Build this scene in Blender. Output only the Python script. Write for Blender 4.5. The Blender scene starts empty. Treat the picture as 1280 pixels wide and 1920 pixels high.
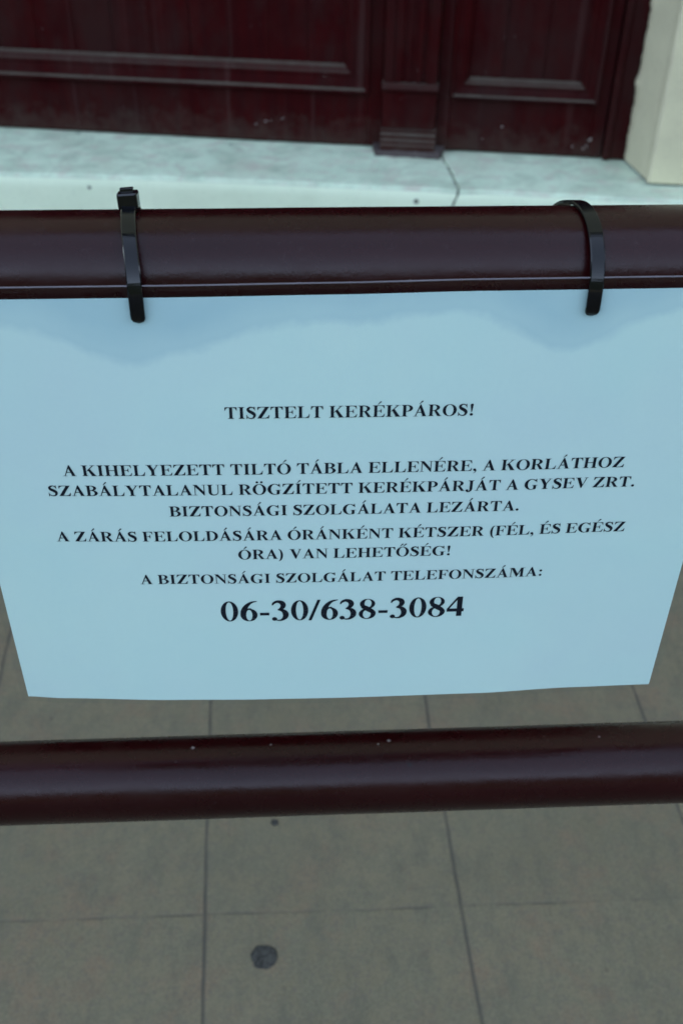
import bpy, bmesh, math, random
from mathutils import Vector, Matrix, geometry, noise

random.seed(7)
scene = bpy.context.scene
COL = scene.collection
PI = math.pi
rad = math.radians

# ------------------------------------------------------------------ camera
def cam_axes(yaw, pitch, roll):
    cy, sy = math.cos(yaw), math.sin(yaw)
    f = Vector((sy*math.cos(pitch), cy*math.cos(pitch), -math.sin(pitch)))
    r = Vector((cy, -sy, 0))
    u = r.cross(f)
    cr, sr = math.cos(roll), math.sin(roll)
    return cr*r + sr*u, -sr*r + cr*u, f

F_PX = 2030.77
CAM = Vector((-.02083, -.35144, .39203))
r_, u_, f_ = cam_axes(rad(3.14207), rad(38.87085), rad(.96673))
cd = bpy.data.cameras.new('camera')
cam = bpy.data.objects.new('camera', cd)
COL.objects.link(cam)
m = Matrix((r_, u_, -f_)).transposed().to_4x4()
m.translation = CAM
cam.matrix_world = m
cd.sensor_fit = 'VERTICAL'
cd.sensor_height = 36
cd.sensor_width = 24
cd.lens = F_PX/1920*36
cd.clip_start = .02
cd.clip_end = 500
cd.dof.use_dof = True
cd.dof.focus_distance = .455
cd.dof.aperture_fstop = 16
scene.camera = cam

# ------------------------------------------------------------------ world, sun, exposure
SUN_EL, SUN_AZ = rad(26), rad(25)       # azimuth from +Y clockwise: behind the building, all in open shade
w = bpy.data.worlds.new('World')
scene.world = w
w.use_nodes = True
nt = w.node_tree
nt.nodes.clear()
sky = nt.nodes.new('ShaderNodeTexSky')
sky.sky_type = 'NISHITA'
sky.sun_disc = False
sky.sun_elevation = SUN_EL
sky.sun_rotation = SUN_AZ
sky.air_density = 1.0
sky.dust_density = 1.0
hs = nt.nodes.new('ShaderNodeHueSaturation')   # overcast: less blue than a clear sky
hs.inputs['Saturation'].default_value = .68
bg = nt.nodes.new('ShaderNodeBackground')
bg.inputs['Strength'].default_value = .15
out = nt.nodes.new('ShaderNodeOutputWorld')
nt.links.new(sky.outputs[0], hs.inputs['Color'])
nt.links.new(hs.outputs[0], bg.inputs['Color'])
nt.links.new(bg.outputs[0], out.inputs['Surface'])

sd = bpy.data.lights.new('sun', 'SUN')
sd.energy = 3.0
sd.angle = rad(.5)
sd.color = (1, .98, .95)
sun = bpy.data.objects.new('sun', sd)
COL.objects.link(sun)
to_sun = Vector((math.sin(SUN_AZ)*math.cos(SUN_EL), math.cos(SUN_AZ)*math.cos(SUN_EL), math.sin(SUN_EL)))
sun.rotation_euler = to_sun.to_track_quat('Z', 'Y').to_euler()

scene.view_settings.view_transform = 'Standard'
scene.view_settings.look = 'None'
scene.view_settings.exposure = 2.85
scene.view_settings.gamma = 1
scene.cycles.filter_width = 1.6
scene.cycles.max_bounces = 8
scene.cycles.transparent_max_bounces = 12

# ------------------------------------------------------------------ object helpers
def obj(name, bm, mat, parent=None, smooth=False):
    me = bpy.data.meshes.new(name)
    bmesh.ops.recalc_face_normals(bm, faces=bm.faces)
    if smooth:
        for e in bm.edges:
            if len(e.link_faces) == 2 and e.calc_face_angle(0) > rad(48):
                e.smooth = False
    bm.to_mesh(me)
    bm.free()
    if smooth:
        for p in me.polygons:
            p.use_smooth = True
    mats = mat if isinstance(mat, (list, tuple)) else [mat]
    for k in mats:
        me.materials.append(k)
    o = bpy.data.objects.new(name, me)
    COL.objects.link(o)
    if parent:
        o.parent = parent
    return o

def tag(o, label=None, cat=None, group=None, kind=None):
    if label: o['label'] = label
    if cat: o['category'] = cat
    if group: o['group'] = group
    if kind: o['kind'] = kind
    return o

def empty(name, loc=(0, 0, 0), rz=0):
    o = bpy.data.objects.new(name, None)
    COL.objects.link(o)
    o.empty_display_size = .05
    o.location = loc
    o.rotation_euler = (0, 0, rz)
    return o

def add_box(bm, x0, x1, y0, y1, z0, z1, bev=0):
    vs = [bm.verts.new((x, y, z)) for x in (x0, x1) for y in (y0, y1) for z in (z0, z1)]
    idx = [(0, 1, 3, 2), (4, 6, 7, 5), (0, 4, 5, 1), (2, 3, 7, 6), (0, 2, 6, 4), (1, 5, 7, 3)]
    fs = [bm.faces.new([vs[i] for i in q]) for q in idx]
    if bev:
        es = list({e for f in fs for e in f.edges})
        bmesh.ops.bevel(bm, geom=es, offset=bev, segments=2, affect='EDGES', profile=.6)

def add_loft(bm, rings, closed=True, caps=True):
    """rings: lists of equal length of points"""
    R = [[bm.verts.new(p) for p in ring] for ring in rings]
    n = len(R[0])
    for a, b in zip(R, R[1:]):
        for i in range(n if closed else n-1):
            j = (i+1) % n
            bm.faces.new((a[i], a[j], b[j], b[i]))
    if caps and closed:
        bm.faces.new(R[0])
        bm.faces.new(list(reversed(R[-1])))
    return R

def fbm(p, o=4):
    return noise.fractal(Vector(p), 1.0, 2.0, o)

# ------------------------------------------------------------------ material helpers
class Mat:
    def __init__(self, name):
        self.m = bpy.data.materials.new(name)
        self.m.use_nodes = True
        self.t = self.m.node_tree
        self.t.nodes.clear()
        self.out = self.n('ShaderNodeOutputMaterial')
        self.tc = self.n('ShaderNodeTexCoord')
    def n(self, kind, **kw):
        nd = self.t.nodes.new(kind)
        for k, v in kw.items():
            setattr(nd, k, v)
        return nd
    def l(self, a, b):
        self.t.links.new(a, b)
    def val(self, sock, v):
        if hasattr(v, 'is_linked') or hasattr(v, 'links'):
            self.l(v, sock)
        else:
            sock.default_value = v
    def bsdf(self, color, rough=.6, spec=.5, **kw):
        b = self.n('ShaderNodeBsdfPrincipled')
        self.val(b.inputs['Base Color'], color)
        self.val(b.inputs['Roughness'], rough)
        b.inputs['Specular IOR Level'].default_value = spec
        self.b = b
        self.l(b.outputs[0], self.out.inputs['Surface'])
        return b
    def bump(self, h, strength=.3, dist=.002):
        bp = self.n('ShaderNodeBump')
        bp.inputs['Strength'].default_value = strength
        bp.inputs['Distance'].default_value = dist
        self.l(h, bp.inputs['Height'])
        self.l(bp.outputs[0], self.b.inputs['Normal'])
    def coord(self, scale=(1, 1, 1), loc=(0, 0, 0), rot=(0, 0, 0)):
        mp = self.n('ShaderNodeMapping')
        mp.inputs['Scale'].default_value = scale
        mp.inputs['Location'].default_value = loc
        mp.inputs['Rotation'].default_value = rot
        self.l(self.tc.outputs['Object'], mp.inputs['Vector'])
        return mp.outputs[0]
    def noise(self, scale, detail=4, rough=.55, vec=None, dist=0):
        nd = self.n('ShaderNodeTexNoise')
        nd.inputs['Scale'].default_value = scale
        nd.inputs['Detail'].default_value = detail
        nd.inputs['Roughness'].default_value = rough
        nd.inputs['Distortion'].default_value = dist
        self.l(vec if vec is not None else self.tc.outputs['Object'], nd.inputs['Vector'])
        return nd.outputs[0]
    def ramp(self, fac, stops, interp='LINEAR'):
        r = self.n('ShaderNodeValToRGB')
        r.color_ramp.interpolation = interp
        e = r.color_ramp.elements
        while len(e) < len(stops):
            e.new(.5)
        for el, (p, c) in zip(e, stops):
            el.position = p
            el.color = (c, c, c, 1) if isinstance(c, (int, float)) else (*c, 1)
        self.l(fac, r.inputs[0])
        return r.outputs[0]
    def mix(self, fac, a, b, mode='MIX'):
        x = self.n('ShaderNodeMix', data_type='RGBA', blend_type=mode)
        self.val(x.inputs[0], fac)
        for s, v in ((x.inputs[6], a), (x.inputs[7], b)):
            if isinstance(v, tuple):
                s.default_value = (*v, 1) if len(v) == 3 else v
            else:
                self.l(v, s)
        return x.outputs[2]
    def math(self, op, a, b=0.0, c=None, clamp=False):
        x = self.n('ShaderNodeMath', operation=op, use_clamp=clamp)
        self.val(x.inputs[0], a)
        self.val(x.inputs[1], b)
        if c is not None:
            self.val(x.inputs[2], c)
        return x.outputs[0]
    def sep(self, vec=None):
        s = self.n('ShaderNodeSeparateXYZ')
        self.l(vec if vec is not None else self.tc.outputs['Object'], s.inputs[0])
        return s.outputs
    def spot(self, p, r0, r1):
        """1 inside radius r0 of the point p in object space, 0 beyond r1 (a chip, a speck)"""
        d = self.n('ShaderNodeVectorMath', operation='DISTANCE')
        self.l(self.tc.outputs['Object'], d.inputs[0])
        d.inputs[1].default_value = p
        mr = self.n('ShaderNodeMapRange', interpolation_type='SMOOTHSTEP')
        mr.inputs['From Min'].default_value = r0
        mr.inputs['From Max'].default_value = r1
        mr.inputs['To Min'].default_value = 1
        mr.inputs['To Max'].default_value = 0
        self.l(d.outputs['Value'], mr.inputs['Value'])
        return mr.outputs[0]

# --- paving: grey-green terrazzo slabs with thin joints
def mat_paving():
    M = Mat('paving')
    x, y, z = M.sep()
    wob = M.math('MULTIPLY', M.math('SUBTRACT', M.noise(9, 3), .5), .006)
    xs = M.math('ADD', M.math('ADD', x, M.math('MULTIPLY', y, .03)), wob)
    JX, PX = -.131+.03*.325, .2925
    JY, PY = .326, .586
    tx = M.math('DIVIDE', M.math('SUBTRACT', xs, JX), PX)
    ty = M.math('DIVIDE', M.math('SUBTRACT', M.math('ADD', y, wob), JY), PY)
    ax = M.math('MULTIPLY', M.math('ABSOLUTE', M.math('SUBTRACT', tx, M.math('ROUND', tx))), PX)
    ay = M.math('MULTIPLY', M.math('ABSOLUTE', M.math('SUBTRACT', ty, M.math('ROUND', ty))), PY)
    jx = M.ramp(M.math('MULTIPLY', ax, 100), [(.13, 1), (.27, 0)])
    jy = M.ramp(M.math('MULTIPLY', ay, 100), [(.06, 1), (.22, 0)])
    brk = M.ramp(M.noise(22, 3), [(.38, .05), (.62, .75)])
    jy = M.math('MULTIPLY', jy, brk)
    jbrk = M.ramp(M.noise(30, 2), [(.3, .7), (.6, 1.0)])
    jx = M.math('MULTIPLY', jx, jbrk)
    joint = M.math('MAXIMUM', jx, jy)
    # one tone per slab
    cb = M.n('ShaderNodeCombineXYZ')
    M.l(M.math('FLOOR', tx), cb.inputs[0]); M.l(M.math('FLOOR', ty), cb.inputs[1])
    wn = M.n('ShaderNodeTexWhiteNoise', noise_dimensions='3D')
    M.l(cb.outputs[0], wn.inputs['Vector'])
    big = M.noise(5, 5, .6)
    mid = M.noise(34, 5, .65, dist=.4)
    fine = M.noise(330, 3, .7)
    c = M.mix(M.ramp(big, [(.3, 0), (.7, 1)]), (0.0983, 0.0865, 0.0523), (0.1444, 0.1218, 0.0747))
    c = M.mix(M.ramp(mid, [(.40, .0), (.58, .9)]), c, (0.1024, 0.0977, 0.0635))
    c = M.mix(M.math('MULTIPLY', M.ramp(M.noise(17, 4, .7), [(.50, 0), (.66, 1)]), .6), c, (0.1557, 0.0995, 0.0610))
    c = M.mix(M.ramp(fine, [(.35, .0), (.70, .5)]), c, (0.2059, 0.1739, 0.1117))
    c = M.mix(M.ramp(M.noise(190, 2, .6), [(.54, 0), (.68, .75)]), c, (0.1096, 0.0949, 0.0698))
    c = M.mix(M.math('MULTIPLY', wn.outputs['Value'], .22), c, (0.0911, 0.0818, 0.0530))
    # dark grit
    v = M.n('ShaderNodeTexVoronoi')
    v.inputs['Scale'].default_value = 26
    M.l(M.tc.outputs['Object'], v.inputs['Vector'])
    c = M.mix(M.math('MULTIPLY', M.ramp(v.outputs['Distance'], [(.03, 1), (.10, 0)]), M.ramp(M.noise(6, 2), [(.5, 0), (.6, .7)])), c, (0.0553, 0.0474, 0.0345))
    c = M.mix(M.ramp(M.noise(48, 5, .68, M.coord((1, .45, 1), (0, 0, 0), (0, 0, .6))), [(.48, 0), (.74, .5)]), c, (0.0676, 0.0670, 0.0498))
    c = M.mix(M.math('MULTIPLY', joint, .9), c, (0.0502, 0.0456, 0.0369))
    M.bsdf(c, M.ramp(mid, [(.3, .55), (.7, .75)]), .35)
    h = M.math('SUBTRACT', M.math('MULTIPLY', fine, .25), joint)
    M.bump(h, .35, .0015)
    return M.m

# --- oil paint over a steel tube: dark maroon brown, a little orange peel and dust
def mat_rail(chips):
    M = Mat('maroon_gloss_paint')
    long = M.coord((6, 60, 60))
    c = M.mix(M.ramp(M.noise(1.0, 5, .6, long), [(.35, 0), (.7, 1)]), (0.0110, 0.0004, 0.0008), (0.0163, 0.0009, 0.0015))
    dust = M.ramp(M.noise(420, 3, .7), [(.6, 0), (.8, .25)])
    c = M.mix(dust, c, (0.0450, 0.0310, 0.0336))
    for p, r, col in chips:
        c = M.mix(M.spot(p, r*.15, r*.95), c, col)
    rg = M.ramp(M.noise(45, 5, .65), [(.3, .21), (.7, .33)])
    M.bsdf(c, rg, .235)
    h = M.math('ADD', M.math('MULTIPLY', M.noise(150, 3, .5), .7), M.math('MULTIPLY', M.noise(900, 2), .25))
    M.bump(h, .16, .0012)
    return M.m

# --- door: dark red paint on wood with dust and drips
def mat_door(name, dusty=1.0, grooves=False):
    M = Mat(name)
    grain = M.noise(1.0, 6, .65, M.coord((55, 55, 2.2)))
    blot = M.noise(9, 5, .6)
    c = M.mix(M.ramp(blot, [(.3, 0), (.7, 1)]), (.023, .0017, .0022), (.037, .0029, .0034))
    c = M.mix(M.ramp(grain, [(.42, 0), (.7, .55)]), c, (.015, .0032, .0040))
    c = M.mix(M.ramp(M.noise(4.5, 6, .72, M.coord((1, 1, .55))), [(.44, 0), (.64, .75)]), c, (.026, .0115, .0105))
    # rain streaks: pale, thin, vertical
    st = M.noise(1.0, 3, .5, M.coord((34, 34, .9)))
    c = M.mix(M.math('MULTIPLY', M.ramp(st, [(.60, 0), (.72, .30)]), dusty), c, (.065, .038, .035))
    # street dust: settled on ledges and splashed up from the step
    g = M.n('ShaderNodeNewGeometry')
    nz = M.sep(g.outputs['Normal'])[2]
    ledge = M.math('MULTIPLY', M.ramp(nz, [(.45, 0), (.9, 1)]), M.ramp(M.noise(26, 5, .7), [(.25, .55), (.6, 1)]))
    z = M.sep()[2]
    low = M.ramp(M.math('ADD', M.math('MULTIPLY', z, 5.0), M.math('MULTIPLY', M.math('SUBTRACT', M.noise(24, 6, .75), .5), 1.2)), [(.0, .26), (.36, 0)])
    d = M.math('MULTIPLY', M.math('MAXIMUM', ledge, low), dusty, clamp=True)
    c = M.mix(d, c, (.080, .070, .054))
    spk = M.n('ShaderNodeTexVoronoi')
    spk.inputs['Scale'].default_value = 70
    M.l(M.tc.outputs['Object'], spk.inputs['Vector'])
    c = M.mix(M.math('MULTIPLY', M.ramp(spk.outputs['Distance'], [(.05, 1), (.12, 0)]), M.ramp(M.noise(14, 2), [(.56, 0), (.66, .6)])), c, (.20, .17, .16))
    M.bsdf(c, M.math('ADD', .5, M.math('MULTIPLY', d, .35)), .035)
    h = M.math('ADD', grain, M.math('MULTIPLY', blot, .4))
    M.bump(h, .22, .002)
    return M.m

def mat_stone(name, a, b, stain, rough=.7, scale=(1, 1, 1), specks=(), grime=0):
    M = Mat(name)
    v = M.coord(scale)
    c = M.mix(M.ramp(M.noise(7, 6, .62, v, .3), [(.32, 0), (.68, 1)]), a, b)
    c = M.mix(M.ramp(M.noise(3.1, 6, .7, v), [(.50, 0), (.72, .7)]), c, stain)
    c = M.mix(M.ramp(M.noise(90, 4, .7), [(.58, 0), (.78, .35)]), c, tuple(.55*k for k in stain))
    if grime:
        c = M.mix(M.ramp(M.noise(11, 6, .7, v, .6), [(.44, 0), (.66, grime)]), c, tuple(.66*k for k in a))
        c = M.mix(M.ramp(M.noise(16, 5, .7, M.coord((scale[0], scale[1], scale[2]), (3, 1, 7)), .4), [(.50, 0), (.68, grime)]), c, (.46, .42, .34))
    for p, r in specks:
        c = M.mix(M.spot(p, r*.4, r), c, (.05, .05, .05))
    M.bsdf(c, rough, .35)
    M.bump(M.math('ADD', M.noise(60, 5, .65), M.math('MULTIPLY', M.noise(9, 3), .8)), .3, .003)
    return M.m

def mat_plain(name, col, rough=.5, spec=.5, bump=0, bscale=200):
    M = Mat(name)
    c = M.mix(M.ramp(M.noise(bscale*.3, 4), [(.3, 0), (.7, 1)]), tuple(k*.85 for k in col), tuple(k*1.12 for k in col))
    M.bsdf(c, rough, spec)
    if bump:
        M.bump(M.noise(bscale, 4, .6), bump, .001)
    return M.m

# --- damp printer paper: the stain's edge is a curve across the sheet
STAIN = [(-.1485, .2035), (-.1256, .1998), (-.1073, .1952), (-.0930, .1873), (-.0776, .1848), (-.0617, .1880),
         (-.0417, .1945), (-.0202, .1997), (.007, .2003), (.0244, .2025), (.0419, .2034), (.0582, .1977), (.0709, .1909),
         (.0795, .1874), (.0892, .1895), (.104, .1972), (.1226, .2036), (.1485, .2075)]
def mat_paper():
    M = Mat('damp_printer_paper')
    x, y, z = M.sep()
    fc = M.n('ShaderNodeFloatCurve')
    cu = fc.mapping.curves[0]
    pts = [((px+.15)/.30, (pz-.17)/.05) for px, pz in STAIN]
    cu.points[0].location = pts[0]
    cu.points[1].location = pts[-1]
    for p in pts[1:-1]:
        cu.points.new(*p)
    fc.mapping.update()
    M.l(M.math('DIVIDE', M.math('ADD', x, .15), .30), fc.inputs['Value'])
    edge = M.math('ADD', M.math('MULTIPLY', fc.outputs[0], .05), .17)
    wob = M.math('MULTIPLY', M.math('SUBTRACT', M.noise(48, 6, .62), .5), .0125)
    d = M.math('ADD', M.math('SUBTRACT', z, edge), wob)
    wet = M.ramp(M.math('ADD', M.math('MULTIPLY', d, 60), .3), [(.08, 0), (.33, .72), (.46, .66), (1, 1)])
    blot = M.noise(18, 4, .55)
    dry = M.mix(M.ramp(blot, [(.3, 0), (.7, 1)]), (0.5338, 0.7176, 0.6528), (0.5762, 0.7436, 0.6614))
    dry = M.mix(M.ramp(M.noise(8.5, 4), [(.40, 0), (.66, .9)]), dry, (0.5396, 0.6864, 0.6481))
    dry = M.mix(M.ramp(M.noise(600, 3, .7), [(.4, 0), (.8, .12)]), dry, (0.4097, 0.5824, 0.5860))
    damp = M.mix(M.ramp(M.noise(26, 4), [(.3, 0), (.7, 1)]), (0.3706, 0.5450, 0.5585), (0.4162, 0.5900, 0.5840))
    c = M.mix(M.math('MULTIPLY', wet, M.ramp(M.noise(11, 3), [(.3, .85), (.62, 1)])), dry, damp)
    M.bsdf(c, .65, .3)
    M.bump(M.math('ADD', M.noise(30, 3), M.math('MULTIPLY', M.noise(420, 3), .12)), .10, .002)
    return M.m

def mat_sleeve():
    M = Mat('clear_laminate_film')
    tr = M.n('ShaderNodeBsdfTransparent')
    tr.inputs[0].default_value = (.945, .968, .985, 1)
    gl = M.n('ShaderNodeBsdfGlossy')
    gl.inputs['Roughness'].default_value = .12
    ge = M.n('ShaderNodeNewGeometry')
    dt = M.n('ShaderNodeVectorMath', operation='DOT_PRODUCT')
    M.l(ge.outputs['Incoming'], dt.inputs[0]); M.l(ge.outputs['Normal'], dt.inputs[1])
    g5 = M.math('POWER', M.math('SUBTRACT', 1.0, M.math('ABSOLUTE', dt.outputs['Value']), clamp=True), 5.0)
    fr = M.math('ADD', .022, M.math('MULTIPLY', g5, .6))
    bp = M.n('ShaderNodeBump')
    bp.inputs['Strength'].default_value = .15
    bp.inputs['Distance'].default_value = .002
    M.l(M.noise(45, 3), bp.inputs['Height'])
    M.l(bp.outputs[0], gl.inputs['Normal'])
    mx = M.n('ShaderNodeMixShader')
    M.l(fr, mx.inputs[0]); M.l(tr.outputs[0], mx.inputs[1]); M.l(gl.outputs[0], mx.inputs[2])
    M.l(mx.outputs[0], M.out.inputs['Surface'])
    return M.m

# ------------------------------------------------------------------ the ground
FLOOR = -.74
bm = bmesh.new()
add = [bm.verts.new((x, y, FLOOR)) for x, y in ((-120, -120), (120, -120), (120, 120), (-120, 120))]
bm.faces.new(add)
tag(obj('pavement', bm, mat_paving()), kind='structure')

# unseen dark ridge added behind the viewer to keep bright horizon off the rails
bm = bmesh.new()
NH = 160
crest, foot_, back = [], [], []
for i in range(NH+1):
    a = PI+PI*i/NH
    h = 11.5+2.2*fbm((i*.11, 0, 0), 5)+.8*fbm((i*.7, 3, 0), 4)
    foot_.append(bm.verts.new((27*math.cos(a), 27*math.sin(a), FLOOR-.2)))
    crest.append(bm.verts.new((30*math.cos(a), 30*math.sin(a), FLOOR+h)))
    back.append(bm.verts.new((45*math.cos(a), 45*math.sin(a), FLOOR-.2)))
for A, B in ((foot_, crest), (crest, back)):
    for i in range(NH):
        bm.faces.new((A[i], A[i+1], B[i+1], B[i]))
tag(obj('horizon_blocker', bm, mat_plain('dark_blocker', (.020, .026, .014), .9, .1, .6, 1.5)), kind='structure')

# ------------------------------------------------------------------ building: everything on the door's own axes
DP = Vector((.11007532, 2.31329229, -.59))      # a point on the door face at tread level
DROT = -rad(8.5933)
TREAD = 0.0

# wall with a splayed door opening
DOOR_L, DOOR_R, DOOR_T = -1.17, .690, 2.55
WF = -.148                                      # wall face, in front of the door
building = empty('station_building', DP, DROT)
tag(building, 'cream plastered building wall with splayed jamb beside the dark red door', 'building')
plaster = mat_stone('cream_plaster', (0.5706, 0.5350, 0.3515), (0.6583, 0.6100, 0.3960), (0.4828, 0.4400, 0.2986), .8)
bm = bmesh.new()
def wall_quad(*p):
    bm.faces.new([bm.verts.new(q) for q in p])
HT, BASE = 10.5, -.15
RJ, LJ = .735, -1.215
wall_quad((RJ, WF, .006), (9, WF, .006), (9, WF, HT), (RJ, WF, HT))
wall_quad((-9, WF, .006), (LJ, WF, .006), (LJ, WF, HT), (-9, WF, HT))
wall_quad((LJ, WF, DOOR_T), (RJ, WF, DOOR_T), (RJ, WF, HT), (LJ, WF, HT))
wall_quad((LJ, WF, DOOR_T), (RJ, WF, DOOR_T), (DOOR_R, .06, DOOR_T), (DOOR_L, .06, DOOR_T))
wall_quad((-9, WF, HT), (9, WF, HT), (9, 4, HT), (-9, 4, HT))
wall_quad((-9, 4, BASE), (9, 4, BASE), (9, 4, HT), (-9, 4, HT))
wall_quad((-9, .3, BASE), (9, .3, BASE), (9, .3, HT), (-9, .3, HT))
wall_quad((9, WF, BASE), (9, 4, BASE), (9, 4, HT), (9, WF, HT))
wall_quad((-9, WF, BASE), (-9, 4, BASE), (-9, 4, HT), (-9, WF, HT))
bmesh.ops.remove_doubles(bm, verts=bm.verts, dist=.0005)
obj('wall', bm, plaster, building)
def jamb(s_in, s_out, sgn):
    """splayed reveal from the wall face to the door frame, its inner edge chipped and lapped over the frame"""
    bm = bmesh.new()
    rows = []
    N = 400
    for i in range(N+1):
        h = .006 + (DOOR_T-.008)*i/N
        rag = .0022*fbm((0, 3.1*sgn, h*60), 5) + .011*max(0, fbm((5, 0, h*13), 4)-.12) - .005*max(0, fbm((2, 8, h*19), 3)-.2)
        gap = .004*abs(fbm((9, 1, 2.0), 2))
        row = [(s_out, WF, h), (s_out-sgn*.004, WF+.002, h), (s_out-sgn*.006, WF+.006, h)]
        for k in range(1, 8):
            t = k/8
            row.append((s_out+(s_in-s_out)*t - sgn*.0006*fbm((t*4, 0, h*9)), WF+.006+(-.006-WF)*t*.97, h))
        row.append((s_in-sgn*rag, -.004, h))
        row.append((s_in-sgn*rag+sgn*.003, .004, h))
        rows.append(row)
    V = [[bm.verts.new(p) for p in r] for r in rows]
    for a, b in zip(V, V[1:]):
        for i in range(len(a)-1):
            bm.faces.new((a[i], a[i+1], b[i+1], b[i]))
    return obj('jamb', bm, mat_stone('grey_plaster_reveal' if sgn > 0 else 'grey_plaster_reveal_far', (0.5267, 0.4850, 0.3336), (0.5925, 0.5450, 0.3733), (0.4389, 0.3800, 0.2637), .8, specks=[]), building, smooth=True)
jamb(.690, RJ, 1)
jamb(DOOR_L, LJ, -1)
bm = bmesh.new()
add_box(bm, -9.2, 9.2, WF-.75, WF-.004, HT-.25, HT+.1)
obj('eave', bm, mat_plain('dark_eave_boards', (.09, .07, .06), .8), building)

# ------------------------------------------------------------------ the door
door = empty('double_door', DP, DROT)
tag(door, 'worn dark red panelled double door with dusty mouldings above the stone step', 'door')
paint = mat_door('worn_red_door_paint')
panel_paint = mat_door('red_panel_paint', .75)
strip_paint = mat_door('red_strip_paint', .9)
frame_paint = mat_door('dark_red_frame_paint', .35)

def moulding(bm, s0, s1, h0, h1, prof):
    """profile (inward distance, y) swept round a rectangle with mitred corners"""
    rings = []
    for (cs, ch, ds, dh) in ((s0, h0, 1, 1), (s1, h0, -1, 1), (s1, h1, -1, -1), (s0, h1, 1, -1)):
        rings.append([(cs+ds*d, y, ch+dh*d) for d, y in prof])
    R = [[bm.verts.new(p) for p in ring] for ring in rings]
    for k in range(4):
        a, b = R[k], R[(k+1) % 4]
        for i in range(len(prof)-1):
            bm.faces.new((a[i], b[i], b[i+1], a[i+1]))

def leaf(name, s0, s1, ms0, ms1, mh, mw, h_top, seams):
    lf = empty('leaf')
    lf.parent = door
    # stiles and rails round the panel opening (a frame of four bevelled boards)
    bm = bmesh.new()
    zi0, zi1 = mh, h_top-.16
    y0, y1 = 0, .045
    add_box(bm, s0, ms0+.004, y0, y1, .006, h_top, .0015)
    add_box(bm, ms1-.004, s1, y0, y1, .006, h_top, .0015)
    add_box(bm, ms0+.0045, ms1-.0045, y0+.0006, y1, .006, zi0+.004, .0012)
    add_box(bm, ms0+.0045, ms1-.0045, y0+.0006, y1, zi1-.004, h_top, .0012)
    obj('stile_and_rail', bm, paint, lf)
    k = mw/.064
    prof = [(0, .001), (0, -.009), (.002*k, -.0145), (.005*k, -.0165), (.009*k, -.0155), (.013*k, -.0085), (.018*k, -.0075),
            (.036*k, -.0045), (.040*k, -.0058), (.046*k, -.0052), (.050*k, -.002), (.056*k, .0015), (.061*k, .0065), (.064*k, .0125)]
    bm = bmesh.new()
    moulding(bm, ms0, ms1, zi0, zi1, prof)
    # an upper panel divided by a mid rail is above the picture, the moulding runs on
    obj('moulding', bm, paint, lf)
    # panel: boards with shallow V joints
    bm = bmesh.new()
    a, b = ms0+mw*.9, ms1-mw*.9
    edges = [a]+[s for s in seams if a < s < b]+[b]
    for p, q in zip(edges, edges[1:]):
        rings = []
        for z in (zi0+mw*.9, zi1-mw*.9):
            g = .0022
            rings.append([(p, .0125, z), (p+g, .0105, z), (q-g, .0105, z), (q, .0125, z), (q, .03, z), (p, .03, z)])
        add_loft(bm, rings)
    obj('panel', bm, panel_paint, lf)
    return lf

leafL = leaf('l', -1.115, .0975, -1.02, .066, .132, .064, 2.42, [-.93+.094*i for i in range(1, 11)])
leafR = leaf('r', .229, .633, .258, .606, .133, .046, 2.42, [.378, .474])

# centre strip lapping the two leaves: fluted above, plain below, on a stepped plinth block
strip = empty('cover_strip')
strip.parent = door
bm = bmesh.new()
S0, S1 = .100, .227
flutes = [(.1475, .012), (.170, .016), (.193, .012)]
prof = [(S0, .0), (S0, -.020), (S0+.003, -.023), (S0+.022, -.023), (S0+.025, -.019), (S0+.030, -.019)]
for c, wd in flutes:
    for t in range(7):
        u = -1+2*t/6
        prof.append((c+u*wd*.5, -.019+.0045*math.sqrt(max(0, 1-u*u))))
prof += [(S1-.030, -.019), (S1-.025, -.019), (S1-.022, -.023), (S1-.003, -.023), (S1, -.020), (S1, .0)]
add_loft(bm, [[(s, y, z) for s, y in prof] for z in (.166, 2.42)])
obj('fluted_shaft', bm, strip_paint, strip)
bm = bmesh.new()
add_box(bm, S0-.001, S1+.001, -.0235, .0, .058, .1455, .002)
obj('plain_block', bm, strip_paint, strip)
bm = bmesh.new()
cp = [(0, .146), (-.026, .146), (-.030, .149), (-.031, .154), (-.028, .159), (-.024, .1655), (0, .1655)]
add_loft(bm, [[(s, y, z) for y, z in cp] for s in (S0-.003, S1+.003)])
obj('bead', bm, paint, strip)
bm = bmesh.new()
cp = [(0, .012), (-.045, .012), (-.0455, .024), (-.042, .027), (-.0415, .034), (-.036, .038), (-.0355, .046), (-.028, .050), (-.0275, .0575), (0, .0575)]
add_loft(bm, [[(s, y, z) for y, z in cp] for s in (S0-.002, S1+.004)])
obj('stepped_base', bm, paint, strip)
# rotten foot of the strip with dirt packed round it
bm = bmesh.new()
N = 44
ring_lo, ring_hi = [], []
for i in range(N+1):
    t = i/N
    s = .078+.176*t
    bulge = min(1, 16*min(t, 1-t)+.1)
    y = -.048*bulge - .006*fbm((s*40, 0, 0), 4)
    ring_lo.append((s, y-.006*bulge, .0005))
    ring_hi.append((s, y+.004, .0125+.004*fbm((s*55, 2, 0), 3)))
V1 = [bm.verts.new(p) for p in ring_lo]; V2 = [bm.verts.new(p) for p in ring_hi]
V3 = [bm.verts.new((p[0], -.001, .0135)) for p in ring_hi]
for i in range(N):
    bm.faces.new((V1[i], V1[i+1], V2[i+1], V2[i])); bm.faces.new((V2[i], V2[i+1], V3[i+1], V3[i]))
obj('plinth', bm, mat_stone('rotten_dusty_wood', (.045, .030, .029), (.080, .066, .060), (.030, .018, .018), .9), strip)

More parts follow.
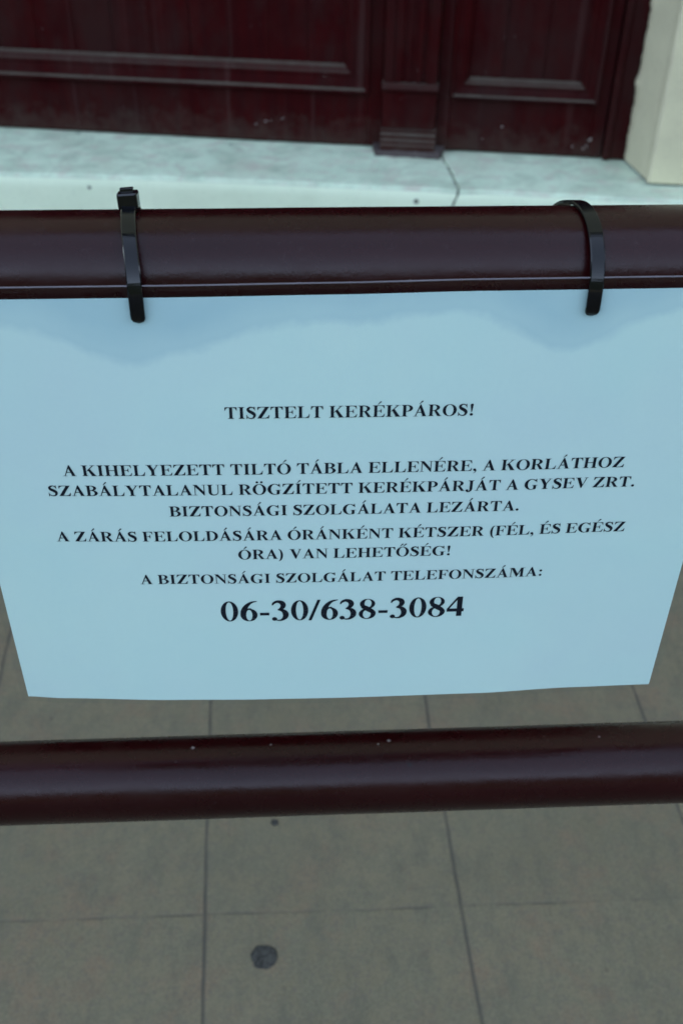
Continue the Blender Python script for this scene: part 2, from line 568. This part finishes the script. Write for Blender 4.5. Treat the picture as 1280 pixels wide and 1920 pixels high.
# fixed frame post on the hinge side
fr = bmesh.new()
add_box(fr, .6365, .700, -.004, .06, .004, 2.5, .002)
add_box(fr, .6365, .652, -.014, -.0045, .004, 2.5, .003)
obj('door_frame', fr, frame_paint, door)
fr = bmesh.new()
add_box(fr, -1.18, -1.119, -.004, .06, .004, 2.5, .002)
obj('door_frame', fr, frame_paint, door)
fr = bmesh.new()
add_box(fr, -1.1185, .636, -.003, .06, 2.424, 2.53, .002)
obj('door_frame', fr, frame_paint, door)
# dark gap under the leaves is real: a sill board set back
fr = bmesh.new()
add_box(fr, -1.118, .636, .012, .05, -.002, .0055)
obj('door_sill', fr, frame_paint, door)

# splashes of white paint stuck on the lower rails
fl = bmesh.new()
def fleck(s, h, a, b, y=-.0008):
    n = 9
    ang = random.random()*PI
    vs = []
    for i in range(n):
        t = 2*PI*i/n
        rr = 1+.45*random.uniform(-1, 1)
        dx, dz = .75*a*rr*math.cos(t), .7*b*rr*math.sin(t)
        vs.append((s+dx*math.cos(ang*.3)-dz*math.sin(ang*.3), h+dx*math.sin(ang*.3)+dz*math.cos(ang*.3)))
    add_loft(fl, [[(p[0], y+.0012, p[1]) for p in vs], [(s+(p[0]-s)*.8, y-.0006, h+(p[1]-h)*.8) for p in vs]])
for s, h, a, b in ((-.213, .044, .0034, .003), (-.188, .053, .0058, .0018), (-.176, .055, .0032, .0013), (-.148, .060, .010, .0008), (.603, .047, .0065, .004), (.589, .024, .004, .004),
                   (.596, .031, .003, .003), (.389, .067, .0035, .0028), (.345, .036, .002, .002), (.563, .028, .003, .002)):
    fleck(s, h, a, b)
fleck(-.041, .170, .0035, .003, -.0045)
obj('paint_splash', fl, mat_plain('old_white_paint', (.26, .21, .19), .7), door)

# ------------------------------------------------------------------ stone doorstep: two slabs either side of a crooked open crack
SO = Vector((0, 0, -.59))
step = empty('door_step', (0, 0, FLOOR))
tag(step, 'pale worn stone doorstep with a crooked crack, below the red door', 'step')
EDGE = [(-6, 2.68), (-1.6, 2.235), (-.696, 2.149), (-.297, 2.119), (.0993, 2.070), (.489, 2.022), (.869, 1.9655), (2, 1.83), (6, 1.36)]
def edge_y(x):
    for (x0, y0), (x1, y1) in zip(EDGE, EDGE[1:]):
        if x <= x1:
            t = (x-x0)/(x1-x0)
            return y0+(y1-y0)*t
    return EDGE[-1][1]
# crack on the tread: from px unprojection, x as a function of the distance back from the edge
def crack_x(b):
    ks = [(-.02, .366), (0, .366), (.024, .3675), (.055, .3672), (.091, .3655), (.13, .362), (.16, .358), (.19, .355), (.3, .350), (.6, .345)]
    for (b0, x0), (b1, x1) in zip(ks, ks[1:]):
        if b <= b1:
            return x0+(x1-x0)*(b-b0)/(b1-b0)
    return .3
H_ST = -.59-FLOOR
def slab(side):
    bm = bmesh.new()
    nb = [0, .003, .007, .013, .022]+[.022+.5*(i/40) for i in range(1, 41)]
    xs_n = 120
    far = -3.2 if side < 0 else 3.2
    top = []
    for b in nb:
        cx = crack_x(b)+.0035*fbm((b*30, 5, 0), 3)+side*(.0024+.0034*abs(fbm((b*40, side, 0), 4)))
        row = []
        for i in range(xs_n+1):
            t = (i/xs_n)**1.6
            x = cx+(far-cx)*t
            y = edge_y(x)+b
            dz = -.009*max(0, 1-b/.010)**2 - (.0035*max(0, 1-t*60))
            if b < .03:
                dz -= .0012*max(0, fbm((x*9, 0, 4), 4))
                y += .0016*fbm((x*4.5, 1, 2), 4)
            dz += .0012*fbm((x*4, y*5, 0), 3)
            row.append(bm.verts.new((x, y, H_ST+dz)))
        top.append(row)
    for a, c in zip(top, top[1:]):
        for i in range(xs_n):
            bm.faces.new((a[i], a[i+1], c[i+1], c[i]))
    for f in bm.faces:
        f.material_index = 0
    # riser
    prev = top[0]
    for k in range(1, 7):
        z = (H_ST-.009)*(1-k/6)
        row = [bm.verts.new((v.co.x-.24*min(.06, H_ST-z)*math.exp(-abs(v.co.x-.366)/.1), v.co.y-.001*min(k, 1)+.001*fbm((v.co.x*6, z*8, 0), 2), z)) for v in top[0]]
        for i in range(xs_n):
            f = bm.faces.new((prev[i], prev[i+1], row[i+1], row[i]))
            f.material_index = 1
        prev = row
    # wall of the crack, down to the ground
    low = [bm.verts.new((r[0].co.x, r[0].co.y, 0)) for r in top]
    for i in range(len(top)-1):
        f = bm.faces.new((top[i][0], top[i+1][0], low[i+1], low[i]))
        f.material_index = 1
    return obj('stone_slab', bm, [tread_m, riser_m], step, smooth=True)
tread_m = mat_stone('worn_bluish_stone', (0.4943, 0.6120, 0.4508), (0.5925, 0.7020, 0.5254), (0.4149, 0.4410, 0.3241), .6, (1.3, 1.5, 2.0), grime=.75,
                    specks=[((-.55, 2.41, H_ST), .006), ((-.165, 2.33, H_ST), .006)])
riser_m = mat_stone('whitewashed_riser', (0.6583, 0.7600, 0.5623), (0.7137, 0.8000, 0.5972), (0.5925, 0.6700, 0.4923), .65,
                    specks=[((.272, 2.047, .118), .008), ((-.49, 2.132, .12), .006)])
slab(-1)
slab(1)
bm = bmesh.new()
rings = []
for b in [0.012+.02*i for i in range(24)]:
    cx = crack_x(b)
    y = edge_y(cx)+b
    rings.append([(cx-.012, y, H_ST-.009), (cx+.012, y, H_ST-.009)])
V = [[bm.verts.new(p) for p in r] for r in rings]
for a, b in zip(V, V[1:]):
    bm.faces.new((a[0], a[1], b[1], b[0]))
lo = [bm.verts.new((crack_x(0)-.035, edge_y(.366)+.012, 0)), bm.verts.new((crack_x(0)+.02, edge_y(.366)+.012, 0))]
bm.faces.new((V[0][0], V[0][1], lo[1], lo[0]))
obj('crack_dirt', bm, mat_plain('packed_dirt', (.13, .14, .13), .95), step)

# ------------------------------------------------------------------ railing
R_RAIL, Y_RAIL, Z_TOP, Z_LOW = .0225, .0245, .2073, -.0955
railing = empty('railing', (0, Y_RAIL, FLOOR))
tag(railing, 'dark maroon painted tube railing carrying the white notice', 'railing')
def rail(zc, chips, dz, tilt):
    bm = bmesh.new()
    rings = []
    NS, NX = 72, 260
    for i in range(NX+1):
        x = -1.3+2.6*i/NX
        ring = []
        for k in range(NS):
            a = 2*PI*k/NS
            rr = R_RAIL+.00012*fbm((x*18, math.cos(a)*1.5, math.sin(a)*1.5+zc), 3)
            ring.append((x, -rr*math.cos(a), rr*math.sin(a)))
        rings.append(ring)
    add_loft(bm, rings)
    o = obj('rail', bm, mat_rail(chips), railing, smooth=True)
    o.location = (0, 0, zc-FLOOR+dz)
    o.rotation_euler = (0, tilt, 0)         # neither tube is quite level
    return o
def on_rail(x, ang):
    return (x, -R_RAIL*math.cos(rad(ang)), R_RAIL*math.sin(rad(ang)))
rail(Z_TOP, [(on_rail(.022, 15), .0008, (.15, .12, .11))], -.0007, -.0030)
rail(Z_LOW, [(on_rail(-.078, 96), .0016, (.15, .13, .125)), (on_rail(-.036, 97), .0010, (.12, .10, .09)), (on_rail(.028, 98), .0016, (.12, .105, .10)),
             (on_rail(.022, 92), .0011, (.10, .085, .08)), (on_rail(.038, 60), .0018, (.006, .005, .006)), (on_rail(.143, 93), .0012, (.10, .06, .06))], -.0014, -.0070)
for x in (-1.24, 1.24):
    bm = bmesh.new()
    rings = [[(x+.024*math.cos(2*PI*k/40), .024*math.sin(2*PI*k/40), z) for k in range(40)] for z in (0, .5, 1.0)]
    add_loft(bm, rings)
    post = obj('post', bm, mat_rail([]), railing, smooth=True)
    bm = bmesh.new()
    rings = [[(x+rr*math.cos(2*PI*k/40), rr*math.sin(2*PI*k/40), z) for k in range(40)] for rr, z in ((.06, .001), (.06, .006), (.056, .008), (.0245, .008))]
    add_loft(bm, rings)
    obj('foot_plate', bm, post.data.materials[0], post)

# ------------------------------------------------------------------ the notice
PW, PH = .297, .209
def lerp_pts(pts, x):
    if x <= pts[0][0]:
        return pts[0][1]
    for (x0, y0), (x1, y1) in zip(pts, pts[1:]):
        if x <= x1:
            t = (x-x0)/(x1-x0)
            return y0+(y1-y0)*(t*t*(3-2*t)*.5+t*.5)
    return pts[-1][1]
BOW = [(-.1525, .0014), (-.149, .0010), (-.132, -.0008), (-.081, -.0036), (-.04, -.0046), (0, -.0048), (.066, -.0040), (.108, -.0018), (.148, -.0010), (.153, -.0009)]
def sheet_y(x, z):
    """the sheet hangs flat against the top rail and bellies towards the viewer further down"""
    t = max(0, 1-z/PH)
    return -.0016 + lerp_pts(BOW, x)*t
def top_z(x):
    return lerp_pts([(-.149, .2085), (-.0638, .2088), (-.003, .2094), (.0476, .2103), (.13, .2108), (.149, .2108)], x)

notice = empty('notice', (0, 0, 0))
tag(notice, 'white landscape notice with black printed text, in clear film, hanging from the top rail', 'notice')
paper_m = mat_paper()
def sheet(x0, x1, z0, z1f, yoff, nx, nz, thick=0):
    bm = bmesh.new()
    grids = []
    for dy in ([0, thick] if thick else [0]):
        g = []
        for j in range(nz+1):
            row = []
            for i in range(nx+1):
                x = x0+(x1-x0)*i/nx
                zt = z1f(x)
                z = z0+(zt-z0)*j/nz
                row.append(bm.verts.new((x, sheet_y(x, z)+yoff+dy, z)))
            g.append(row)
        grids.append(g)
    for g in grids:
        for j in range(nz):
            for i in range(nx):
                bm.faces.new((g[j][i], g[j][i+1], g[j+1][i+1], g[j+1][i]))
    if thick:
        a, b = grids
        for j in range(nz):
            bm.faces.new((a[j][0], a[j+1][0], b[j+1][0], b[j][0]))
            bm.faces.new((a[j][nx], b[j][nx], b[j+1][nx], a[j+1][nx]))
        for i in range(nx):
            bm.faces.new((a[0][i], b[0][i], b[0][i+1], a[0][i+1]))
            bm.faces.new((a[nz][i], a[nz][i+1], b[nz][i+1], b[nz][i]))
    return bm
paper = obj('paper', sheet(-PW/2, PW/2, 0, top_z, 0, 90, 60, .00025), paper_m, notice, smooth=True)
film_m = mat_sleeve()
film = obj('clear_film', sheet(-PW/2-.0030, PW/2+.0030, -.0022, lambda x: top_z(x)+.0052, -.0008, 90, 60), film_m, notice, smooth=True)
# welded rim of the film
bm = bmesh.new()
def rim(pts, r=.00032):
    rings = []
    for p in pts:
        rings.append([(p[0], p[1]+r*math.cos(t), p[2]+r*math.sin(t)) for t in (0, PI/3, 2*PI/3, PI, 4*PI/3, 5*PI/3)])
    add_loft(bm, rings)
xs = [-PW/2-.0030+(PW+.006)*i/80 for i in range(81)]
rim([(x, sheet_y(x, .2095)-.0008, top_z(x)+.0052) for x in xs])
obj('film_edge', bm, mat_plain('milky_film_edge', (.10, .09, .105), .3, .4), film)

# --- bold serif lettering, drawn as strokes (1000 units to the em, capitals 676 high)
def rect(x0, y0, x1, y1):
    return [[(x0, y0), (x1, y0), (x1, y1), (x0, y1)]]
def poly(*p):
    return [list(p)]
def ell(cx, cy, rx, ry, n=26):
    return [[(cx+rx*math.cos(2*PI*i/n), cy+ry*math.sin(2*PI*i/n)) for i in range(n)]]
def strip_poly(A, B):
    return [[A[i], A[i+1], B[i+1], B[i]] for i in range(len(A)-1)]
def ring(c1, r1, c2, r2, a0=0, a1=360, n=40):
    A, B = [], []
    for i in range(n+1):
        t = rad(a0+(a1-a0)*i/n)
        A.append((c1[0]+r1[0]*math.cos(t), c1[1]+r1[1]*math.sin(t)))
        B.append((c2[0]+r2[0]*math.cos(t), c2[1]+r2[1]*math.sin(t)))
    return strip_poly(A, B)
def bowl(xl, xm, yb, yt, xr, ts, th, n=18):
    A, B = [(xl, yt)], [(xl, yt-th)]
    cy, ry = (yb+yt)/2, (yt-yb)/2
    for i in range(n+1):
        t = PI/2-PI*i/n
        A.append((xm+(xr-xm)*math.cos(t), cy+ry*math.sin(t)))
        B.append((xm-20+(xr-ts-xm+20)*math.cos(t), cy+(ry-th)*math.sin(t)))
    A.append((xl, yb)); B.append((xl, yb+th))
    return strip_poly(A, B)
def stroke(pts, n=7):
    P = [pts[0]]+list(pts)+[pts[-1]]
    S = []
    for k in range(1, len(P)-2):
        p0, p1, p2, p3 = P[k-1:k+3]
        for i in range(n):
            t = i/n
            S.append(tuple(.5*((2*b)+(-a+c)*t+(2*a-5*b+4*c-d)*t*t+(-a+3*b-3*c+d)*t**3) for a, b, c, d in zip(p0, p1, p2, p3)))
    S.append(pts[-1])
    A, B = [], []
    for i, (x, y, wd) in enumerate(S):
        q, p = S[min(i+1, len(S)-1)], S[max(i-1, 0)]
        dx, dy = q[0]-p[0], q[1]-p[1]
        L = math.hypot(dx, dy) or 1
        A.append((x-dy/L*wd/2, y+dx/L*wd/2)); B.append((x+dy/L*wd/2, y-dx/L*wd/2))
    return strip_poly(A, B)
def foot(x0, x1, l, r, y=0, up=1):
    """bracketed slab serif under (up=1) or over (up=-1) a stem x0..x1"""
    t = 20*up
    return rect(x0-l, min(y, y+t), x1+r, max(y, y+t)) + poly((x0-l*.55, y+t), (x0-1, y+t+48*up), (x0+4, y+t)) + poly((x1+r*.55, y+t), (x1+1, y+t+48*up), (x1-4, y+t))
def stem(x0, x1, l=89, r=90, top=True, bot=True):
    g = rect(x0, 0, x1, 676)
    if bot: g += foot(x0, x1, l, r, 0, 1)
    if top: g += foot(x0, x1, l, r, 676, -1)
    return g
LS = lambda: rect(105, 0, 255, 676)+foot(105, 255, 89, 40, 0, 1)+foot(105, 255, 89, 40, 676, -1)
G = {}
G['A'] = (722, poly((95, 15), (142, 15), (372, 585), (345, 690))+poly((345, 690), (392, 690), (652, 15), (478, 15), (318, 520))+rect(195, 212, 490, 258)+rect(9, 0, 238, 20)+rect(412, 0, 706, 20))
G['B'] = (667, LS()+bowl(200, 320, 345, 676, 590, 155, 34)+bowl(200, 340, 0, 372, 640, 165, 36))
G['D'] = (722, LS()+bowl(200, 320, 0, 676, 692, 168, 36))
G['E'] = (667, LS()+rect(105, 646, 600, 676)+poly((600, 676), (618, 490), (592, 490), (550, 600), (450, 646))+rect(105, 0, 600, 30)+poly((596, 0), (641, 195), (615, 195), (555, 80), (450, 30))+rect(250, 332, 430, 364)+poly((468, 470), (442, 470), (415, 380), (340, 364), (340, 332), (415, 316), (442, 226), (468, 226)))
G['F'] = (611, rect(105, 0, 255, 676)+foot(105, 255, 89, 110, 0, 1)+foot(105, 255, 89, 40, 676, -1)+rect(105, 646, 570, 676)+poly((566, 676), (583, 490), (557, 490), (515, 600), (420, 646))+rect(250, 325, 420, 357)+poly((455, 465), (430, 465), (402, 373), (330, 357), (330, 325), (402, 309), (430, 218), (455, 218)))
G['G'] = (778, ring((392, 331), (355, 350), (418, 331), (205, 316), 42, 318)+poly((640, 690), (670, 690), (685, 465), (660, 465), (600, 590))+rect(515, 40, 665, 270)+poly((515, 40), (665, 40), (600, 0), (520, -10))+rect(440, 262, 755, 284))
G['H'] = (778, stem(105, 255)+stem(523, 673)+rect(250, 322, 528, 362))
G['I'] = (389, stem(119, 270))
G['J'] = (500, rect(232, 140, 384, 676)+foot(232, 384, 92, 94, 676, -1)+stroke([(308, 160, 152), (296, 50, 125), (225, -45, 70), (140, -62, 60), (85, -30, 50)])+ell(105, 25, 80, 75))
G['K'] = (778, stem(105, 255)+poly((245, 285), (310, 310), (650, 655), (575, 655))+rect(470, 654, 735, 676)+poly((320, 400), (432, 470), (730, 15), (520, 15))+rect(470, 0, 770, 21))
G['L'] = (667, rect(105, 0, 255, 676)+foot(105, 255, 86, 40, 0, 1)+foot(105, 255, 86, 100, 676, -1)+rect(105, 0, 596, 30)+poly((594, 0), (638, 235), (610, 235), (550, 95), (430, 30)))
G['M'] = (944, rect(105, 0, 146, 660)+rect(14, 0, 258, 20)+rect(14, 655, 300, 676)+poly((118, 676), (305, 676), (520, 215), (472, 15), (440, 15))+poly((438, 15), (475, 15), (750, 640), (680, 676))+rect(668, 0, 818, 676)+foot(668, 818, 90, 105, 0, 1)+rect(690, 655, 924, 676))
G['N'] = (722, rect(105, 0, 146, 640)+rect(16, 0, 245, 20)+poly((16, 676), (232, 676), (618, 170), (618, -18), (590, -18), (105, 600), (60, 656), (16, 656))+rect(576, -10, 618, 676)+rect(478, 656, 702, 676))
G['O'] = (778, ring((389, 331), (354, 350), (389, 331), (192, 318)))
G['P'] = (611, rect(105, 0, 255, 676)+foot(105, 255, 89, 95, 0, 1)+foot(105, 255, 89, 40, 676, -1)+bowl(200, 310, 285, 676, 592, 158, 35))
G['R'] = (722, rect(105, 0, 255, 676)+foot(105, 255, 79, 80, 0, 1)+foot(105, 255, 79, 40, 676, -1)+bowl(200, 320, 312, 676, 616, 160, 35)+poly((300, 350), (445, 345), (672, 15), (498, 15))+rect(490, 0, 715, 20))
G['S'] = (556, stroke([(448, 540, 34), (405, 620, 52), (300, 662, 58), (180, 620, 100), (130, 530, 132), (200, 425, 168), (330, 345, 178), (430, 250, 165), (442, 150, 128), (380, 45, 84), (262, 10, 54), (150, 45, 44), (82, 140, 34)])+poly((470, 692), (442, 692), (425, 640), (458, 470), (484, 470))+poly((48, -19), (76, -19), (96, 30), (76, 222), (48, 222)))
G['T'] = (667, rect(258, 0, 410, 676)+foot(258, 410, 95, 95, 0, 1)+rect(36, 644, 632, 676)+poly((36, 676), (30, 480), (56, 480), (105, 595), (215, 644))+poly((632, 676), (637, 480), (611, 480), (562, 595), (452, 644)))
G['U'] = (722, rect(105, 235, 255, 676)+foot(105, 255, 89, 90, 676, -1)+stroke([(180, 250, 150), (192, 140, 146), (260, 40, 88), (380, 8, 56), (510, 45, 48), (590, 150, 44), (603, 250, 42)])+rect(582, 240, 624, 676)+rect(495, 656, 705, 676))
G['V'] = (722, poly((92, 662), (268, 662), (432, 220), (392, -18), (356, -18))+poly((360, -18), (394, -18), (640, 662), (590, 662))+rect(16, 656, 340, 676)+rect(500, 656, 702, 676))
G['Y'] = (722, poly((85, 662), (268, 662), (428, 350), (437, 270), (285, 270))+poly((375, 320), (425, 320), (640, 662), (585, 662))+rect(285, 0, 437, 300)+foot(285, 437, 95, 95, 0, 1)+rect(15, 656, 345, 676)+rect(498, 656, 705, 676))
G['Z'] = (667, rect(58, 640, 628, 676)+rect(28, 0, 610, 36)+poly((425, 650), (628, 670), (232, 20), (28, 6))+poly((58, 676), (42, 490), (70, 490), (125, 595), (240, 640))+poly((606, 0), (636, 205), (608, 205), (540, 85), (425, 36)))
G['!'] = (333, poly((88, 625), (246, 625), (190, 215), (145, 215))+ell(167, 622, 79, 70)+ell(167, 66, 79, 79))
G[','] = (250, ell(118, 72, 78, 82)+stroke([(165, 80, 60), (178, 0, 60), (140, -90, 36), (62, -152, 18)]))
G['.'] = (250, ell(125, 66, 79, 79))
G[':'] = (333, ell(167, 66, 79, 79)+ell(167, 395, 79, 79))
G['('] = (333, stroke([(306, 690, 24), (190, 560, 84), (138, 262, 124), (190, -35, 84), (306, -168, 24)]))
G[')'] = (333, stroke([(27, 690, 24), (143, 560, 84), (195, 262, 124), (143, -35, 84), (27, -168, 24)]))
G['/'] = (278, poly((-20, -19), (62, -19), (298, 691), (216, 691)))
G['-'] = (333, rect(44, 182, 287, 276))
G['0'] = (500, ring((250, 338), (226, 350), (250, 338), (98, 320)))
G['3'] = (500, stroke([(36, 525, 26), (80, 608, 68), (180, 655, 88), (290, 610, 132), (322, 515, 140), (272, 420, 96), (180, 365, 34)])+stroke([(185, 372, 34), (300, 348, 100), (378, 250, 150), (372, 120, 136), (285, 22, 72), (190, 2, 40), (100, 40, 40)])+ell(88, 52, 68, 66))
G['4'] = (500, rect(285, 0, 425, 676)+rect(22, 158, 475, 268)+poly((22, 258), (86, 258), (330, 640), (290, 676)))
G['6'] = (500, ring((256, 208), (222, 222), (262, 200), (82, 186))+stroke([(108, 215, 150), (125, 360, 150), (200, 520, 118), (320, 635, 66), (475, 682, 22)])+stroke([(150, 350, 40), (240, 412, 44), (320, 424, 40)]))
G['8'] = (500, ring((250, 515), (200, 173), (262, 530), (92, 138))+ring((250, 172), (224, 186), (238, 160), (104, 146))+stroke([(110, 440, 110), (230, 360, 150), (380, 250, 130)]))
def acute(c): return poly((c-62, 716), (c-30, 716), (c+145, 872), (c+112, 912), (c+70, 905))
G['Á'] = (722, G['A'][1]+acute(350)); G['É'] = (667, G['E'][1]+acute(325)); G['Í'] = (389, G['I'][1]+acute(185)); G['Ó'] = (778, G['O'][1]+acute(385))
G['Ö'] = (778, G['O'][1]+ell(272, 800, 66, 66)+ell(506, 800, 66, 66))
G['Ő'] = (778, G['O'][1]+acute(285)+acute(465))
G[' '] = (250, [])

ink = Mat('black_laser_ink')
ink.bsdf(ink.mix(ink.ramp(ink.noise(300, 3), [(.35, 0), (.75, 1)]), (.003, .006, .012), (.008, .013, .022)), .6, .12)
INK = ink.m
def text_line(txt, x0, x1, z, em):
    """letters fitted between x0 and x1 on the sheet, baseline at z, laid on the bowed paper"""
    total = sum(G[ch][0] for ch in txt)
    l0 = 0
    sx = (x1-x0)/(total-40)
    sy = em/1000
    bm = bmesh.new()
    pen = -20
    for ch in txt:
        wd, polys = G[ch]
        for k, P in enumerate(polys):
            pts = [(x0+(pen+px)*sx, z+py*sy) for px, py in P]
            # drop zero-size edges
            Q = [p for i, p in enumerate(pts) if math.dist(p, pts[i-1]) > 1e-7]
            if len(Q) < 3:
                continue
            lay = .00022+.000004*(k % 12)
            vs = [bm.verts.new((p[0], sheet_y(p[0], p[1])-lay, p[1])) for p in Q]
            if len(Q) == 4 or len(Q) == 3:
                tri = geometry.tessellate_polygon([[Vector((p[0]*1000, p[1]*1000, 0)) for p in Q]])
            else:
                tri = geometry.tessellate_polygon([[Vector((p[0]*1000, p[1]*1000, 0)) for p in Q]])
            for t in tri:
                try:
                    bm.faces.new([vs[i] for i in t])
                except ValueError:
                    pass
        pen += wd
    return obj('text_line', bm, INK, paper)
text_line('TISZTELT KERÉKPÁROS!', -.0472, .0492, .1577, .0078)
text_line('A KIHELYEZETT TILTÓ TÁBLA ELLENÉRE, A KORLÁTHOZ', -.1126, .1128, .1312, .0077)
text_line('SZABÁLYTALANUL RÖGZÍTETT KERÉKPÁRJÁT A GYSEV ZRT.', -.1199, .1190, .1212, .0077)
text_line('BIZTONSÁGI SZOLGÁLATA LEZÁRTA.', -.0723, .0721, .1104, .0077)
text_line('A ZÁRÁS FELOLDÁSÁRA ÓRÁNKÉNT KÉTSZER (FÉL, ÉS EGÉSZ', -.1201, .1190, .0973, .0077)
text_line('ÓRA) VAN LEHETŐSÉG!', -.0453, .0454, .0870, .0077)
text_line('A BIZTONSÁGI SZOLGÁLAT TELEFONSZÁMA:', -.0878, .0868, .0735, .0077)
text_line('06-30/638-3084', -.0544, .0536, .0512, .0172)

# ------------------------------------------------------------------ cable ties
tie_m = Mat('black_nylon')
tie_m.bsdf((.0010, .0014, .0024, 1), tie_m.ramp(tie_m.noise(160, 3), [(.3, .10), (.7, .17)]), .30)
TIE = tie_m.m
RY, RZ = .0287, .0234
def tie_point(a):
    y = Y_RAIL-RY*math.cos(rad(a)) if math.cos(rad(a)) > 0 else Y_RAIL-.0234*math.cos(rad(a))
    return y, Z_TOP+RZ*math.sin(rad(a))
def cable_tie(track, label, head=None):
    root = empty('cable_tie', (track[0][1], Y_RAIL, Z_TOP))
    tag(root, label, 'cable tie', 'cable ties holding the notice')
    o = Vector(root.location)
    def X(a):
        K = track
        for k in range(len(K)-1):
            if a <= K[k+1][0] or k == len(K)-2:
                h = K[k+1][0]-K[k][0]
                t = min(1, max(0, (a-K[k][0])/h))
                d0 = (K[k+1][1]-K[max(k-1, 0)][1])/(K[k+1][0]-K[max(k-1, 0)][0])*h
                q = K[min(k+2, len(K)-1)]
                d1 = (q[1]-K[k][1])/(q[0]-K[k][0])*h
                return (2*t**3-3*t*t+1)*K[k][1]+(t**3-2*t*t+t)*d0+(3*t*t-2*t**3)*K[k+1][1]+(t**3-t*t)*d1
    bm = bmesh.new()
    a0, a1 = track[0][0], track[-1][0]
    n = 150
    pts = []
    for i in range(n+1):
        a = a0+(a1-a0)*i/n
        y, z = tie_point(a)
        if a < 0:
            y = Y_RAIL-RY+.0021*(a/a0)**3
        pts.append((Vector((X(a), y, z)), a))
    rings = []
    for i, (p, a) in enumerate(pts):
        tan = (pts[min(i+1, n)][0]-pts[max(i-1, 0)][0]).normalized()
        nor = Vector((0, -math.cos(rad(a)), math.sin(rad(a))))
        if a < 0:
            nor = Vector((0, -1, 0))
        side = tan.cross(nor).normalized()
        nor = side.cross(tan)
        wd = .0026
        s = (p-pts[0][0]).length
        if i < 20 and s < wd:           # rounded where it dives into the punched hole
            wd = max(.0006, math.sqrt(max(0, wd*wd-(wd-s)**2)))
        th = .00062
        ch = min(.00035, wd*.4)
        prof = [(-wd, -th), (wd, -th), (wd, th-ch), (wd-ch, th), (-wd+ch, th), (-wd, th-ch)]
        rings.append([tuple(p+side*u+nor*v-o) for u, v in prof])
    add_loft(bm, rings)
    obj('strap', bm, TIE, root)
    if head:
        ha, hw, hh = head
        y, z = tie_point(ha)
        bm = bmesh.new()
        add_box(bm, -hw/2, hw/2, -.0033, .0033, -.001, hh, .0009)
        add_box(bm, -hw/2+.0012, hw/2-.0014, -.0012, .0012, hh-.0004, hh+.0014, .0003)
        h = obj('locking_head', bm, TIE, root)
        h.location = Vector((X(ha), y, z))-o
        h.rotation_euler = (-rad(ha-90), rad(-4), 0)
    return root
cable_tie([(-19, -.0757), (10, -.0756), (36, -.0763), (62, -.0777), (85, -.0788), (105, -.0792), (180, -.079), (270, -.077), (322, -.0757)],
          'black cable tie whose square head stands up above the maroon rail', (101, .0074, .0050))
cable_tie([(-16, .0883), (5, .0880), (26, .0883), (44, .0885), (65, .0884), (80, .0879), (96, .0868), (110, .0852), (120, .0838), (150, .081), (200, .080), (270, .085), (322, .0883)],
          'black cable tie curving sideways over the maroon rail with no head showing', (205, .0076, .008))

# ------------------------------------------------------------------ trodden chewing gum on the paving
gm = Mat('trodden_black_gum')
gc = gm.mix(gm.ramp(gm.noise(210, 4, .65), [(.36, 0), (.62, 1)]), (.014, .014, .013), (.052, .051, .044))
gc = gm.mix(gm.ramp(gm.noise(600, 3, .7), [(.5, 0), (.75, .8)]), gc, (.085, .084, .074))
gm.bsdf(gc, .8, .2)
gm.bump(gm.noise(260, 4), .5, .001)
gum_m = gm.m
def gum(x, y, r, label):
    bm = bmesh.new()
    n = 72
    rings = []
    for rr, z in ((1.0, .0004), (.97, .0011), (.8, .0016), (.5, .0018), (.2, .0016)):
        rings.append([(r*rr*(1+.17*fbm((math.cos(2*PI*i/n)*1.9+x*9, math.sin(2*PI*i/n)*1.9+.37, 1.3), 6))*math.cos(2*PI*i/n),
                       r*rr*(1+.17*fbm((math.cos(2*PI*i/n)*1.9+x*9, math.sin(2*PI*i/n)*1.9+.37, 1.3), 6))*math.sin(2*PI*i/n),
                       z+.0004*fbm((math.cos(2*PI*i/n)*3*rr, math.sin(2*PI*i/n)*3*rr, 7), 3)) for i in range(n)])
    add_loft(bm, rings)
    o = obj('gum_spot', bm, gum_m, smooth=True)
    o.location = (x, y, FLOOR+.0002)
    tag(o, label, 'gum spot', 'trodden gum spots on the paving')
gum(-.0636, .2722, .0142, 'large round dark gum spot trodden flat on the grey paving')
gum(-.0525, .4459, .0045, 'tiny dark gum spot on the paving close below the lower rail')
